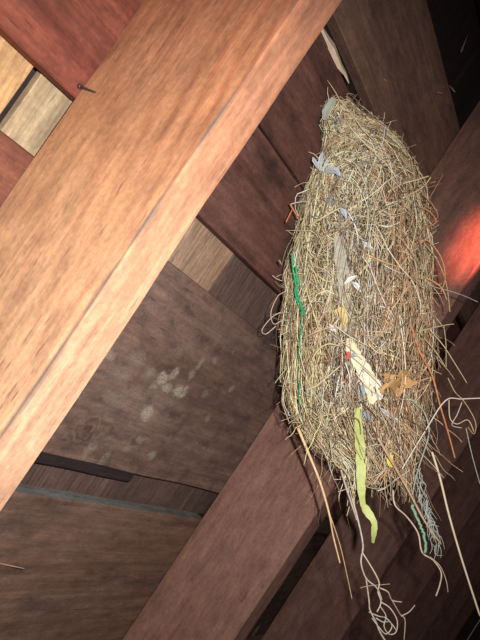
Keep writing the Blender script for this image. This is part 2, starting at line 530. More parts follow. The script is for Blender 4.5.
shingle_row(-3.0, -2.0, [VL, 0.3, 1.2, 2.1, 3.3, 4.0, 5.0, 6.0, VR], [S_DARK], seed=190)
shingle_row(0.35, 1.0, [VL, 0.2, 0.9, 1.3, 1.7, 2.2, 2.8, 3.5, 4.3, 5.2, 6.1, VR], [S_BLACK], seed=200)
shingle_row(1.0, 1.40, [VL, 0.2, 0.8, 1.12, 1.5, 1.85, 2.3, 2.8, 3.5, 4.3, 5.2, 6.1, VR], [S_BLACK], seed=220, n0=-1.06)
shingle_row(1.41, 2.1, [VL, 0.3, 0.95, 1.3, 1.7, 2.2, 2.8, 3.5, 4.3, 5.2, 6.1, VR], [S_BLACK], seed=240)
# the next layer of shingles, seen only through the joints
for k_, (ua_, ub_) in enumerate(((-3.0, -1.9), (-1.9, -0.8), (-0.8, 0.3), (0.3, 1.2), (1.2, 2.1))):
    shingle_row(ua_, ub_ - 0.004, [VL, 0.42 + .05 * k_, 1.25, 2.05, 2.9, 4.0, 5.4, 7.0, VR], [S_BLACK], n0=-1.10, seed=400 + 10 * k_)
# added black strip standing in for the dark band under the wide panel
board(S_BLACK, J[1] + .06, 1.47, -0.490, -0.44, n0=-1.008, th_=0.012, seed=16, name='dark_strip')

# pale torn sliver of wood lodged in the upper gap
a0, a1 = at(322, 29, 1.50), at(349, 83, 1.60)
sl, sf = [], []
ax = (a1 - a0)
side = ax.cross(N).normalized()
prof = [0.0028, 0.0056, 0.0062, 0.0056, 0.0046, 0.0028, 0.0008]
for i, wd in enumerate(prof):
    p = a0 + ax * (i / 6) + side * (0.0012 * math.sin(i * 2.1))
    for (sa, sb) in ((-1, 0), (1, 0), (0.2, 1)):
        sl.append(p + side * wd * sa + N * (0.004 * sb * (wd / 0.005)) - ceil.location)
for i in range(6):
    for j in range(3):
        sf.append((i * 3 + j, i * 3 + (j + 1) % 3, i * 3 + 3 + (j + 1) % 3, i * 3 + 3 + j))
mesh_obj('wood_sliver', sl, sf, plain('pale_sliver_wood', (0.80, 0.60, 0.44, 1)), ceil)['label'] = 'pale torn sliver'

# shingle nail points coming through near the dark opening, and small torn splinters
for (px, py, t, dx, dy, L) in ((461, 52, 2.0, .35, -.9, .03), (455, 92, 2.02, -.6, -.7, .014), (437, 92, 1.95, .6, .2, .012), (380, 76, 1.75, .8, .6, .014),
                               (279, 260, 1.63, .5, .8, .008), (-3, 563, 1.493, .98, .2, .034)):
    p = at(px, py, t)
    dv = (RIGHT * dx + DOWN * dy).normalized()
    tb = Tubes()
    tb.add([p, p + dv * L * 0.5, p + dv * L], 0.0016, 0.0006, (1, 1, 1), 4)
    tb.build('splinter', plain('splinter_wood', (0.38, 0.24, 0.19, 1)) if 'splinter_wood' not in bpy.data.materials else bpy.data.materials['splinter_wood'], ceil)

# gable boards far off in the dark
gab = empty('wall_far', roof(0, VR, -1))
tag(gab, kind='structure')
for k_ in range(14):
    n0 = -1.0 + k_ * 0.36
    plank('wall_board', W_BLACK, roof(0, VR + 0.02, n0), U, N, V, -4.5 * H, 3.5 * H, 0.004, 0.355 * H, 0, 0.04 * H, gab, seg=4, seed=300 + k_)

# ------------------------------------------------------------------ the nest
rng = random.Random(11)
ROWS = [  # photograph row, left, right, distance of the axis, half depth / half width
    (107, 327, 346, 1.60, 1.0), (122, 327, 362, 1.60, .9), (140, 331, 384, 1.63, .9), (160, 323, 398, 1.66, .9), (180, 315, 411, 1.69, .9),
    (200, 307, 418, 1.71, .9), (225, 302, 420, 1.73, .9), (250, 296, 421, 1.74, .9), (280, 292, 423, 1.74, .9), (310, 290, 425, 1.72, .9),
    (340, 288, 424, 1.70, .88), (370, 290, 424, 1.67, .85), (400, 294, 420, 1.64, .8), (425, 302, 414, 1.62, .72), (448, 322, 410, 1.60, .6), (468, 346, 408, 1.59, .5)]
GRAV = Vector((0, 0, -1))
FH = (FWD - GRAV * FWD.dot(GRAV)).normalized()


def row_at(s):
    x = s * (len(ROWS) - 1)
    i = max(0, min(len(ROWS) - 2, int(x)))
    f = x - i
    return [ROWS[i][k_] + (ROWS[i + 1][k_] - ROWS[i][k_]) * f for k_ in range(5)]


def row_y(y):                                   # s for a given photograph row
    for i in range(len(ROWS) - 1):
        if ROWS[i + 1][0] >= y:
            return (i + (y - ROWS[i][0]) / (ROWS[i + 1][0] - ROWS[i][0])) / (len(ROWS) - 1)
    return 1.0


def keep(p, lim=-0.985):
    d = (p - CAM).dot(N) / H
    if d < lim:
        p = p + N * ((lim - d) * H)
    dv = (p - CAM).dot(V) / H
    if dv > 1.93:
        p = p - V * ((dv - 1.93) * H)
    return p


def surf(s, a, off=0.0):
    y, l, r, t, k_ = row_at(min(max(s, 0), 1))
    hw = (r - l) / 2 / FOC * t * H
    c = at((l + r) / 2, y, t)
    lump = 1 + 0.10 * noise.noise(Vector((math.cos(a) * 2.2, math.sin(a) * 2.2, s * 8)))
    p = c + RIGHT * ((hw * lump + off) * math.cos(a)) + FH * ((hw * k_ * lump + off) * math.sin(a))
    if s > 1:
        p = p + GRAV * ((s - 1) * 0.30)
    return keep(p)


nest = empty('bird_nest', surf(0.02, -1.5))
tag(nest, 'ragged bird nest of dry straw hanging under the roof boards, trailing roots', 'nest')


def strand_mat(name, rough=0.65):
    k = NT(name)
    at_ = k.n('ShaderNodeVertexColor', layer_name='tint').outputs[0]
    tc = k.n('ShaderNodeTexCoord').outputs['Object']
    c = k.mix(0.35, at_, k.ramp(k.noise(tc, 260.0, 2), [(0.3, (0.2, 0.2, 0.2)), (0.7, (0.85, 0.85, 0.85))]), 'OVERLAY')
    k.put(k.b.inputs['Base Color'], c)
    k.b.inputs['Roughness'].default_value = rough
    k.b.inputs['Specular IOR Level'].default_value = 0.3
    return k.m


STRAW = strand_mat('straw')
CORE = plain('nest_mud_and_litter', (0.12, 0.08, 0.05, 1), 0.95, 0, 0.5, 120)

# core of mud and matted litter
cv, cf = [], []
NS, NA = 40, 36
for i in range(NS + 1):
    s = i / NS
    for j in range(NA):
        a = 6.2832 * j / NA
        p = surf(s, a, -0.012 + 0.008 * noise.noise(Vector((i * .7, j * .7, 3))) - 0.012 * max(0, s - .75) / .25)
        cv.append(p - nest.location)
for i in range(NS):
    for j in range(NA):
        cf.append((i * NA + j, i * NA + (j + 1) % NA, (i + 1) * NA + (j + 1) % NA, (i + 1) * NA + j))
cf.append(tuple(range(NA)))
cf.append(tuple(NS * NA + j for j in range(NA - 1, -1, -1)))
mesh_obj('matted_core', cv, cf, CORE, nest, True)

PAL = [(0.62, 0.46, 0.26), (0.70, 0.56, 0.34), (0.52, 0.37, 0.19), (0.74, 0.62, 0.42), (0.42, 0.27, 0.14), (0.56, 0.47, 0.27),
       (0.66, 0.55, 0.38), (0.30, 0.19, 0.11), (0.55, 0.50, 0.36)]
LEFTP = [(0.52, 0.50, 0.22), (0.60, 0.55, 0.30), (0.44, 0.44, 0.20), (0.66, 0.58, 0.36)]
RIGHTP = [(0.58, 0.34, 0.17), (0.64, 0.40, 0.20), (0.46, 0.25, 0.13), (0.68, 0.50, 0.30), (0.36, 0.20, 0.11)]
GREY = [(0.50, 0.47, 0.42), (0.58, 0.56, 0.52), (0.42, 0.40, 0.36)]


def straw_col(s, a):
    x = math.cos(a)
    z = rng.random()
    if abs(x + 0.12) < 0.30 and 0.15 < s < 0.85 and z < 0.35:
        c = rng.choice(GREY)
    elif s > 0.6 and z > 0.80:
        c = rng.choice(((0.30, 0.17, 0.09), (0.24, 0.15, 0.09), (0.40, 0.24, 0.13)))
    elif x < -0.3 and z < 0.25:
        c = rng.choice(LEFTP)
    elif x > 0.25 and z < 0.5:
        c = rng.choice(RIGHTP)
    else:
        c = rng.choice(PAL)
    f = rng.choice((rng.uniform(0.35, 1.1), rng.uniform(1.1, 2.0), rng.uniform(1.4, 2.3)))
    g_ = sum(c) / 3
    return tuple(min(0.96, (q * 0.80 + g_ * 0.20) * f * h_) for q, h_ in zip(c, (1.05, 0.98, 0.91)))


def surface_strand(s, a, phi, L, o0, o1, bow, n=7, curl=0.0):
    pts = []
    st = L / (n - 1)
    for i in range(n):
        f = i / (n - 1)
        o = o0 + (o1 - o0) * f + bow * 4 * f * (1 - f) + rng.uniform(-.0006, .0006)
        p = surf(s, a, o)
        pts.append(p)
        y, l, r, t, k_ = row_at(min(max(s, 0), 1))
        hw = max(0.012, (r - l) / 2 / FOC * t * H)
        s += math.cos(phi) * st / 0.285
        a += math.sin(phi) * st / hw
        phi += curl / (n - 1) + rng.uniform(-.22, .22)
    return pts


def rand_phi(s):
    z = rng.random()
    if s < 0.5:                                  # top: laid every way, mostly slanting
        return rng.uniform(-math.pi, math.pi) if z < .5 else rng.choice((rng.gauss(0.8, 0.5), rng.gauss(-0.7, 0.5), rng.gauss(1.5, 0.5)))
    if s < 0.75:
        return rng.uniform(-math.pi, math.pi) if z < .4 else rng.choice((rng.gauss(0.5, 0.5), rng.gauss(-0.4, 0.5), rng.gauss(0.0, 0.3)))
    return rng.uniform(-1.5, 1.5) if z < .35 else rng.choice((rng.gauss(0.3, 0.4), rng.gauss(-0.2, 0.35), rng.gauss(0, 0.25)))


def rand_sa():
    while True:
        s = rng.random()
        y, l, r, t, k_ = row_at(s)
        if rng.random() < ((r - l) / 145 + 0.15) * (1 - 0.75 * max(0, s - 0.78) / 0.22):
            break
    # mostly the side that hangs into the loft, some all round
    a = rng.uniform(-math.pi, 0) if rng.random() < 0.8 else rng.uniform(0, math.pi)
    return s, a


mass = Tubes()
for i in range(3000):
    s, a = rand_sa()
    L = rng.uniform(0.018, 0.07)
    o0 = rng.uniform(-0.014, 0.003)
    mass.add(surface_strand(s, a, rand_phi(s), L, o0, o0 + rng.uniform(-0.006, 0.012), rng.uniform(-.002, 0.005), 6, rng.gauss(0, 1.2)),
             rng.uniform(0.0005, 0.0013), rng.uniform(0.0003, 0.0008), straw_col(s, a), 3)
# short ends sticking out every way
for i in range(1300):
    s, a = rand_sa()
    p = surf(s, a, rng.uniform(-0.012, 0.0))
    out = (RIGHT * math.cos(a) + FH * math.sin(a)) * rng.uniform(-.1, .75)
    v = (out + Vector((rng.gauss(0, .6), rng.gauss(0, .6), rng.gauss(-.1, .6)))).normalized()
    bend = Vector((rng.gauss(0, .25), rng.gauss(0, .25), rng.gauss(0, .25)))
    L = rng.uniform(0.014, 0.04)
    pts = [p]
    for k_ in range(4):
        p = keep(p + v * (L / 4))
        v = (v + bend).normalized()
        pts.append(p)
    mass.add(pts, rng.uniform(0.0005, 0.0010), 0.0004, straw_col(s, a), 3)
# hair-thin fibres
for i in range(1500):
    s, a = rand_sa()
    L = rng.uniform(0.02, 0.07)
    o0 = rng.uniform(-0.004, 0.006)
    mass.add(surface_strand(s, a, rand_phi(s), L, o0, o0 + rng.uniform(-.004, 0.012), rng.uniform(0, 0.006), 7, rng.gauss(0, 1.5)),
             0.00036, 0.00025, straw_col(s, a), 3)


def dangle(p, v, L, n, sway, grav):
    pts = [p]
    for k_ in range(n):
        v = (v + RIGHT * rng.gauss(0, sway) + FH * rng.gauss(0, sway * .8) + GRAV * grav).normalized()
        p = keep(p + v * (L / n))
        pts.append(p)
    return pts


# straggling ends under the nest
for i in range(170):
    a = rng.uniform(-math.pi, math.pi)
    s = rng.uniform(0.74, 0.96)
    p = surf(s, a, rng.uniform(-0.012, 0.003))
    L = abs(rng.gauss(0.0, 0.035)) + 0.012
    v = GRAV + RIGHT * rng.gauss(0.05, 0.3) + FH * rng.gauss(0, 0.2)
    mass.add(dangle(p, v, L, 6, .25, .12), rng.uniform(0.0004, 0.0008), 0.0003, straw_col(s, a), 3)
o = mass.build('straw_mass', STRAW, nest)
o['kind'] = 'stuff'


# straws that can be told apart, one by one
def straw(pts, r0, r1, col, name='straw', mat=None, sides=5):
    t_ = Tubes()
    t_.add(pts, r0, r1, col, sides)
    return t_.build(name, mat or STRAW, nest)


for i in range(90):
    s, a = rand_sa()
    a = -abs(a)
    L = rng.uniform(0.035, 0.09)
    o0 = rng.uniform(-0.002, 0.004)
    straw(surface_strand(s, a, rand_phi(s), L, o0, o0 + rng.uniform(-.003, .010), rng.uniform(0.0, 0.006), 9, rng.gauss(0, .6)),
          rng.uniform(0.0007, 0.0011), rng.uniform(0.0004, 0.0007), straw_col(s, a), sides=4)
# loops and loose ends along both flanks
for i in range(72):
    right = rng.random() < 0.66
    a = rng.gauss(-0.15, 0.25) if right else math.pi + rng.gauss(0.15, 0.25)
    s = rng.uniform(0.10, 0.98) if right else rng.uniform(0.30, 1.0)
    L = rng.uniform(0.03, 0.075)
    phi = rng.gauss(0, 0.6)
    pts = []
    n = 9
    loop = rng.random() < 0.5
    amp = rng.uniform(0.003, 0.02)
    st = L / (n - 1)
    for k_ in range(n):
        f = k_ / (n - 1)
        off = 0.001 + (amp * math.sin(math.pi * f) if loop else amp * f * f * 1.3)
        pts.append(surf(min(s, 1.05), a, off))
        s += math.cos(phi) * st / 0.285
        a += math.sin(phi) * st / 0.1
        phi += rng.uniform(-.3, .3)
    straw(pts, rng.uniform(0.0005, 0.0009), 0.0004, straw_col(0.3, 0.2 if right else 3.0), sides=4)
# loose loops hanging from the ragged underside
for i in range(26):
    a = rng.uniform(-math.pi, 0)
    s = rng.uniform(0.8, 0.97)
    p = surf(s, a, rng.uniform(-0.02, 0.0))
    v = GRAV + RIGHT * rng.gauss(0.15, 0.4) + FH * rng.gauss(0, 0.2)
    straw(dangle(p, v, rng.uniform(0.03, 0.085), 12, .32, .05), rng.uniform(0.0005, 0.0009), 0.0004, straw_col(.9, a), sides=4)


# thin curls wandering off the right flank and the lower right
for i in range(46):
    low = i % 2
    s = rng.uniform(0.82, 0.98) if low else rng.uniform(0.55, 0.9)
    a = rng.uniform(-1.3, 0.1) if low else rng.uniform(-0.5, 0.2)
    p = surf(s, a, -0.004)
    v = (GRAV * 1.2 + RIGHT * rng.gauss(.35, .3)) if low else (RIGHT * rng.uniform(.4, 1) + GRAV * rng.uniform(-.2, 1))
    straw(dangle(p, v.normalized(), rng.uniform(0.025, 0.075), 9, .22, .12), rng.uniform(0.0004, 0.0008), 0.0003, straw_col(.8, .3), sides=4)


for i in range(30):
    s, a = rng.uniform(0.80, 0.97), rng.uniform(-1.2, -0.2) if i % 3 else rng.uniform(-2.6, -1.8)
    v = GRAV + RIGHT * rng.gauss(.3 if i % 3 else -.05, .3)
    straw(dangle(surf(s, a, -0.006), v.normalized(), rng.uniform(0.05, 0.105), 14, .24, .16), rng.uniform(0.0005, 0.0009), 0.0003,
          rng.choice(((.62, .50, .38), (.46, .30, .20), (.72, .62, .46), (.34, .22, .15))), 'root', sides=4)


def depth_at(x, y):                              # how far off the nest's near side is, along the sight line through a point of it
    s = row_y(y)
    _, l, r, t, k_ = row_at(s)
    c = max(-0.86, min(0.86, (x - (l + r) / 2) / max(4, (r - l) / 2)))
    d = (surf(s, -math.acos(c), 0.0) - CAM).dot(FWD) / H
    if y > 440:
        d -= 0.0007 * (y - 440)
    return d


def px_line(P, t0, t1=None, wig=0.0, over=0.04):
    out = []
    for i, (x, y) in enumerate(P):
        out.append(at(x, y, depth_at(x, y) - over + (rng.uniform(-wig, wig) if i else 0)))
    return spline(out)


TAN, PALE, RUST, ROOT, WHITE = (0.74, 0.50, 0.27), (0.88, 0.72, 0.48), (0.66, 0.27, 0.12), (0.76, 0.60, 0.46), (0.92, 0.84, 0.70)
for P, t0, t1, r0, r1, c, nm in (
    ([(298, 428), (308, 452), (320, 482), (329, 513), (333, 535), (340, 563)], 1.50, 1.40, .0022, .0008, (.80, .54, .30), 'twig'),
    ([(330, 515), (340, 545), (347, 575), (352, 599)], 1.43, 1.36, .0008, .0005, (0.60, .36, .18), 'twig'),
    ([(378, 438), (392, 462), (408, 490), (424, 520), (441, 544)], 1.46, 1.40, .0018, .0011, (0.60, .42, .27), 'twig'),
    ([(432, 452), (440, 478), (449, 515), (462, 560), (480, 616)], 1.48, 1.40, .0015, .0011, (.92, .76, .52), 'long_straw'),
    ([(484, 398), (462, 399), (445, 401), (424, 433), (402, 469)], 1.48, 1.44, .0008, .0008, WHITE, 'long_straw'),
    ([(412, 328), (420, 352), (432, 375), (440, 405), (448, 432), (455, 458)], 1.50, 1.47, .0015, .0009, RUST, 'twig'),
    ([(466, 428), (472, 455), (480, 484)], 1.48, 1.46, .0006, .0005, (.5, .55, .4), 'straw'),
    ([(448, 378), (455, 392), (463, 400), (472, 414), (476, 425), (474, 434), (468, 427)], 1.48, 1.48, .0006, .0005, TAN, 'straw'),
    ([(449, 400), (450, 418), (457, 424), (468, 420), (474, 432)], 1.48, 1.48, .0006, .0005, PALE, 'straw'),
    ([(462, 402), (457, 415), (452, 425), (462, 428)], 1.48, 1.48, .0005, .0004, WHITE, 'straw'),
    ([(393, 490), (395, 505), (407, 517), (418, 533), (422, 552), (433, 560), (441, 572), (440, 584), (436, 596)], 1.46, 1.42, .0011, .0008, ROOT, 'root'),
    ([(430, 557), (440, 566), (446, 580), (448, 592)], 1.43, 1.41, .0006, .0004, ROOT, 'root'),
    ([(341, 470), (346, 487), (353, 508), (357, 520)], 1.46, 1.45, .0013, .0011, (.56, .47, .38), 'root'),
    ([(352, 498), (358, 520), (363, 545), (361, 562), (366, 578), (377, 588), (382, 600)], 1.45, 1.42, .0012, .0008, (.62, .55, .47), 'root'),
    ([(362, 552), (372, 568), (379, 582), (378, 592), (381, 602), (377, 612)], 1.44, 1.42, .0009, .0007, ROOT, 'root'),
    ([(366, 578), (369, 600), (370, 610), (376, 622), (380, 632), (386, 642)], 1.43, 1.41, .0009, .0012, (.60, .48, .38), 'root'),
    ([(380, 588), (388, 592), (392, 600), (402, 602)], 1.43, 1.42, .0009, .0006, (.66, .50, .40), 'root'),
    ([(381, 602), (390, 608), (397, 620), (396, 632), (389, 634), (384, 626), (386, 616), (380, 606)], 1.43, 1.41, .0007, .0006, ROOT, 'root'),
    ([(392, 600), (400, 614), (405, 620), (404, 640)], 1.42, 1.41, .0008, .0006, (.55, .40, .30), 'root'),
    ([(401, 616), (409, 612), (415, 605)], 1.42, 1.42, .0007, .0005, ROOT, 'root'),
    ([(369, 612), (378, 616), (386, 618), (392, 626), (386, 634), (378, 626), (372, 618)], 1.42, 1.41, .0008, .0006, (.68, .62, .55), 'root'),
    ([(376, 618), (383, 622), (390, 622), (396, 630)], 1.42, 1.41, .0007, .0006, (.68, .62, .55), 'root'),
    ([(360, 588), (368, 586), (378, 585), (390, 584)], 1.42, 1.42, .0005, .0004, (.5, .4, .3), 'root'),
    ([(341, 101), (348, 110), (356, 120), (364, 131), (375, 141)], 1.54, 1.52, .0010, .0007, (.74, .60, .36), 'straw'),
    ([(388, 192), (402, 184), (416, 180), (429, 176)], 1.50, 1.48, .0012, .0008, (.78, .62, .36), 'straw'),
    ([(403, 198), (415, 192), (424, 186), (431, 177)], 1.50, 1.48, .0011, .0007, (.76, .60, .36), 'straw'),
    ([(401, 156), (403, 146), (402, 139), (404, 133)], 1.55, 1.55, .0007, .0004, (.5, .45, .25), 'straw'),
    ([(404, 168), (416, 166), (420, 178), (428, 190)], 1.53, 1.52, .0007, .0005, (.45, .40, .25), 'straw'),
    ([(366, 254), (384, 262), (402, 268), (422, 276), (440, 286), (447, 300)], 1.50, 1.50, .0012, .0007, (.80, .46, .20), 'straw'),
    ([(412, 246), (426, 240), (438, 252), (444, 266), (445, 280), (441, 292)], 1.52, 1.53, .0010, .0007, (.74, .36, .16), 'straw'),
    ([(424, 244), (436, 258), (446, 282), (450, 312)], 1.52, 1.53, .0008, .0006, (.60, .48, .24), 'straw'),
    ([(418, 206), (430, 212), (436, 222), (426, 228), (420, 236)], 1.52, 1.52, .0009, .0006, (.70, .30, .13), 'straw'),
    ([(422, 194), (432, 204), (438, 216), (432, 222)], 1.53, 1.53, .0007, .0005, (.66, .33, .18), 'straw'),
    ([(424, 208), (432, 194), (440, 180), (443, 174)], 1.54, 1.55, .0006, .0004, (.55, .28, .18), 'straw'),
    ([(430, 286), (446, 290), (462, 295), (478, 302)], 1.56, 1.58, .0007, .0005, (.45, .40, .38), 'straw'),
    ([(418, 332), (432, 328), (446, 325), (454, 324)], 1.52, 1.52, .0007, .0005, (.66, .56, .26), 'straw'),
    ([(430, 330), (443, 345), (454, 362), (467, 383)], 1.52, 1.52, .0007, .0005, (.72, .60, .36), 'straw'),
    ([(444, 326), (446, 345), (446, 368)], 1.52, 1.52, .0006, .0005, (.62, .5, .25), 'straw'),
    ([(424, 338), (436, 352), (446, 368)], 1.51, 1.51, .0007, .0005, TAN, 'straw'),
    ([(276, 326), (266, 334), (262, 330), (271, 318), (281, 312)], 1.55, 1.56, .0006, .0005, (.66, .52, .42), 'straw'),
    ([(288, 265), (284, 275), (286, 290), (278, 296), (271, 312), (274, 324), (285, 318)], 1.55, 1.56, .0007, .0005, (.68, .48, .36), 'straw'),
    ([(288, 370), (283, 388), (283, 404), (289, 422)], 1.54, 1.53, .0007, .0006, (.60, .36, .24), 'straw'),
    ([(275, 383), (281, 375), (287, 368)], 1.54, 1.54, .0006, .0005, (.5, .47, .3), 'straw'),
    ([(286, 222), (290, 214), (293, 208)], 1.60, 1.62, .0010, .0006, (.72, .24, .10), 'straw'),
    ([(290, 204), (296, 214), (299, 221)], 1.56, 1.56, .0011, .0006, (.74, .26, .12), 'straw'),
    ([(291, 204), (300, 202), (307, 202)], 1.56, 1.54, .0009, .0007, (.60, .52, .44), 'straw'),
    ([(308, 226), (322, 218), (334, 211), (340, 208)], 1.47, 1.46, .0012, .0009, (.78, .64, .36), 'straw'),
    ([(304, 244), (318, 238), (330, 232), (346, 228)], 1.47, 1.46, .0012, .0008, (.32, .22, .15), 'twig'),
    ([(362, 256), (370, 268), (378, 288), (386, 306)], 1.45, 1.44, .0010, .0008, (.82, .72, .56), 'straw'),
    ([(364, 256), (362, 280), (354, 310), (348, 334)], 1.45, 1.43, .0010, .0008, (.34, .32, .15), 'twig'),
    ([(392, 332), (402, 326), (410, 318), (420, 312)], 1.46, 1.46, .0014, .0010, (.26, .16, .12), 'twig'),
    ([(303, 338), (316, 332), (328, 328), (338, 328)], 1.45, 1.44, .0013, .0010, (.62, .42, .26), 'straw'),
    ([(306, 390), (316, 386), (326, 378), (340, 366)], 1.45, 1.43, .0012, .0009, (.72, .58, .40), 'straw'),
    ([(312, 360), (318, 350), (328, 344), (340, 346)], 1.45, 1.44, .0012, .0008, (.70, .56, .30), 'straw'),
    ([(412, 250), (408, 232), (414, 214), (410, 220)], 1.48, 1.48, .0010, .0008, (.32, .16, .10), 'twig'),
    ([(418, 392), (428, 384), (432, 378), (422, 380), (416, 386)], 1.49, 1.49, .0007, .0006, (.68, .42, .24), 'straw'),
    ([(404, 394), (414, 402), (424, 412), (429, 428), (427, 442), (418, 470), (412, 495)], 1.47, 1.45, .0012, .0008, (.42, .50, .38), 'grass_stem'),
    ([(404, 392), (410, 415), (407, 432), (404, 440)], 1.46, 1.46, .0008, .0006, (.52, .26, .16), 'straw'),
    ([(411, 440), (420, 452), (430, 462), (444, 478)], 1.47, 1.45, .0008, .0005, (.56, .48, .34), 'straw'),
    ([(377, 491), (385, 488), (398, 478), (410, 470)], 1.46, 1.46, .0008, .0006, (.70, .62, .48), 'straw'),
    ([(338, 492), (346, 489), (352, 486)], 1.45, 1.45, .0006, .0005, (.56, .44, .36), 'straw'),
    ([(367, 487), (378, 489), (388, 486), (396, 478)], 1.45, 1.45, .0007, .0006, (.50, .42, .28), 'straw'),
    ([(330, 440), (334, 462), (346, 472), (352, 490), (356, 515)], 1.46, 1.44, .0008, .0006, (.66, .46, .28), 'straw'),
    ([(316, 440), (324, 452), (330, 462), (340, 455)], 1.47, 1.46, .0007, .0006, (.66, .46, .28), 'straw'),
):
    straw(px_line(P, t0, t1, 0.01), r0, r1, c, nm)

# pale frayed plume of plant fibre and a knotted green yarn at the lower right
PLUME = plain('frayed_fibre', (0.62, 0.64, 0.56, 1), 0.8)
fr = Tubes()
for i in range(70):
    f = rng.random()
    x, y = 416 + 22 * f + rng.gauss(0, 2), 470 + 78 * f + rng.gauss(0, 3)
    fr.add(px_line([(x, y), (x + rng.uniform(-2, 5), y + rng.uniform(4, 9)), (x + rng.uniform(-3, 8), y + rng.uniform(9, 18))], 1.44, 1.43, .01), .0006, .0003, (1, 1, 1), 3)
fr.build('frayed_plume', PLUME, nest)['kind'] = 'stuff'
GRN = plain('green_yarn', (0.03, 0.42, 0.17, 1), 0.7, 0, 0.4, 400)
LGRN = plain('pale_green_yarn', (0.30, 0.52, 0.32, 1), 0.7, 0, 0.3, 400)
pts = px_line([(413, 505), (416, 515), (421, 528), (424, 538), (425, 553)], 1.45, 1.43)
pts = [p + RIGHT * rng.gauss(0, 0.0012) + FH * rng.gauss(0, 0.0012) for i, p in enumerate(pts)]
o = straw(pts, .0019, .0016, (1, 1, 1), 'yarn', LGRN)
o['label'] = 'pale green knotted yarn'
for k_, P in enumerate(([(292, 254), (293, 268), (295, 280), (298, 296), (303, 313)], [(296, 266), (297, 278), (299, 284), (295, 290), (299, 306), (304, 312)],
                        [(298, 284), (294, 274), (292, 262)], [(302, 308), (301, 330), (299, 350), (299, 364)], [(300, 380), (299, 396), (300, 404)],
                        [(299, 298), (301, 304), (305, 314)])):
    o = straw(px_line(P, 1.46 if k_ != 2 else 1.5, 1.45), .0015 if k_ in (0, 1, 5) else .0008, .0011 if k_ in (0, 1, 5) else .0006, (1, 1, 1), 'green_string', GRN)
    o['label'] = 'bright green plastic string'


def ribbon(name, P, widths, t0, t1, mat, twist=None, fold=0.15, thick=0.0005, over=0.022):
    """A bent strip with a midrib fold and real thickness."""
    pts = px_line(P, t0, t1, 0.0, over)
    n = len(pts)
    vs_, fs = [], []
    for i, p in enumerate(pts):
        f = i / (n - 1) * (len(widths) - 1)
        k_ = min(len(widths) - 2, int(f))
        wd = (widths[k_] + (widths[k_ + 1] - widths[k_]) * (f - k_)) / FOC * t0 * H / 2
        d = (pts[min(n - 1, i + 1)] - pts[max(0, i - 1)]).normalized()
        nrm = (CAM - p).normalized()
        sd = d.cross(nrm).normalized()
        if twist:
            sd = (Matrix.Rotation(twist[0] + (twist[1] - twist[0]) * i / (n - 1), 3, d) @ sd)
        nn = sd.cross(d).normalized()
        w2 = wd * (1 + 0.08 * math.sin(i * 1.7))
        row = [-sd * w2 + nn * fold * w2, Vector((0, 0, 0)), sd * w2 + nn * fold * w2]
        for q in row:
            vs_.append(p + q - nest.location)
        for q in row:
            vs_.append(p + q - nn * thick - nest.location)
    for i in range(n - 1):
        a, b = i * 6, i * 6 + 6
        for j in range(2):
            fs.append((a + j, a + j + 1, b + j + 1, b + j))
            fs.append((a + 3 + j + 1, a + 3 + j, b + 3 + j, b + 3 + j + 1))
        fs.append((a, b, b + 3, a + 3))
        fs.append((a + 2, a + 5, b + 5, b + 2))
    fs.append((0, 3, 4, 1)); fs.append((1, 4, 5, 2))
    e = (n - 1) * 6
    fs.append((e, e + 1, e + 4, e + 3)); fs.append((e + 1, e + 2, e + 5, e + 4))
    return mesh_obj(name, vs_, fs, mat, nest, False)


BLADE = plain('yellow_green_blade', (0.56, 0.62, 0.20, 1), 0.5, 0, 0.35, 110)
ribbon('grass_blade', [(357, 408), (359, 435), (361, 460), (361, 485), (363, 506)], [6, 10, 11, 9, 5], 1.425, 1.41, BLADE, (-.5, .4), .03)['label'] = 'wide yellow-green grass blade'
ribbon('blade_tip', [(362, 503), (367, 511), (374, 522), (374, 532), (373, 543)], [5, 9, 6, 7, 3], 1.41, 1.40, BLADE, (0.4, -0.9), .03)
CREAM = plain('cream_dry_leaf', (0.80, 0.70, 0.48, 1), 0.6, 0, 0.2, 200)
ribbon('dry_leaf', [(349, 338), (352, 350), (359, 362), (366, 374), (372, 392), (371, 404)], [6, 12, 14, 15, 13, 5], 1.43, 1.42, CREAM, (0.2, -0.3))['label'] = 'cream curled leaf'
ribbon('dry_leaf', [(366, 368), (371, 380), (378, 390), (378, 400)], [5, 12, 12, 6], 1.425, 1.42, plain('white_leaf', (0.82, 0.80, 0.72, 1)), (-.4, .2))['label'] = 'white curled leaf'
STRIP = plain('grey_bark_strip', (0.46, 0.44, 0.36, 1), 0.85, 0, 0.45, 130)
ribbon('bark_strip', [(338, 236), (341, 262), (345, 290), (347, 318), (347, 336)], [8, 14, 13, 12, 7], 1.455, 1.435, STRIP, (.1, -.2), over=0.008)['label'] = 'grey strip of soft bark'
ribbon('bark_strip', [(334, 98), (331, 104), (326, 112), (325, 120)], [5, 8, 8, 4], 1.56, 1.55, plain('lichen_grey_bark', (0.42, 0.44, 0.36, 1)), (.2, .3))['label'] = 'grey-green flake at the top'
ribbon('dry_leaf', [(335, 312), (341, 310), (344, 320), (341, 330)], [3, 7, 8, 3], 1.445, 1.44, plain('yellow_leaf', (0.66, 0.54, 0.22, 1)), (.3, -.3))
ribbon('dry_leaf', [(391, 455), (390, 462), (393, 467)], [4, 7, 3], 1.43, 1.43, plain('yellow_petal', (0.78, 0.66, 0.10, 1)))['label'] = 'bright yellow flake'
BLUE = plain('blue_grey_scrap', (0.24, 0.33, 0.38, 1), 0.6, 0, 0.3, 300)
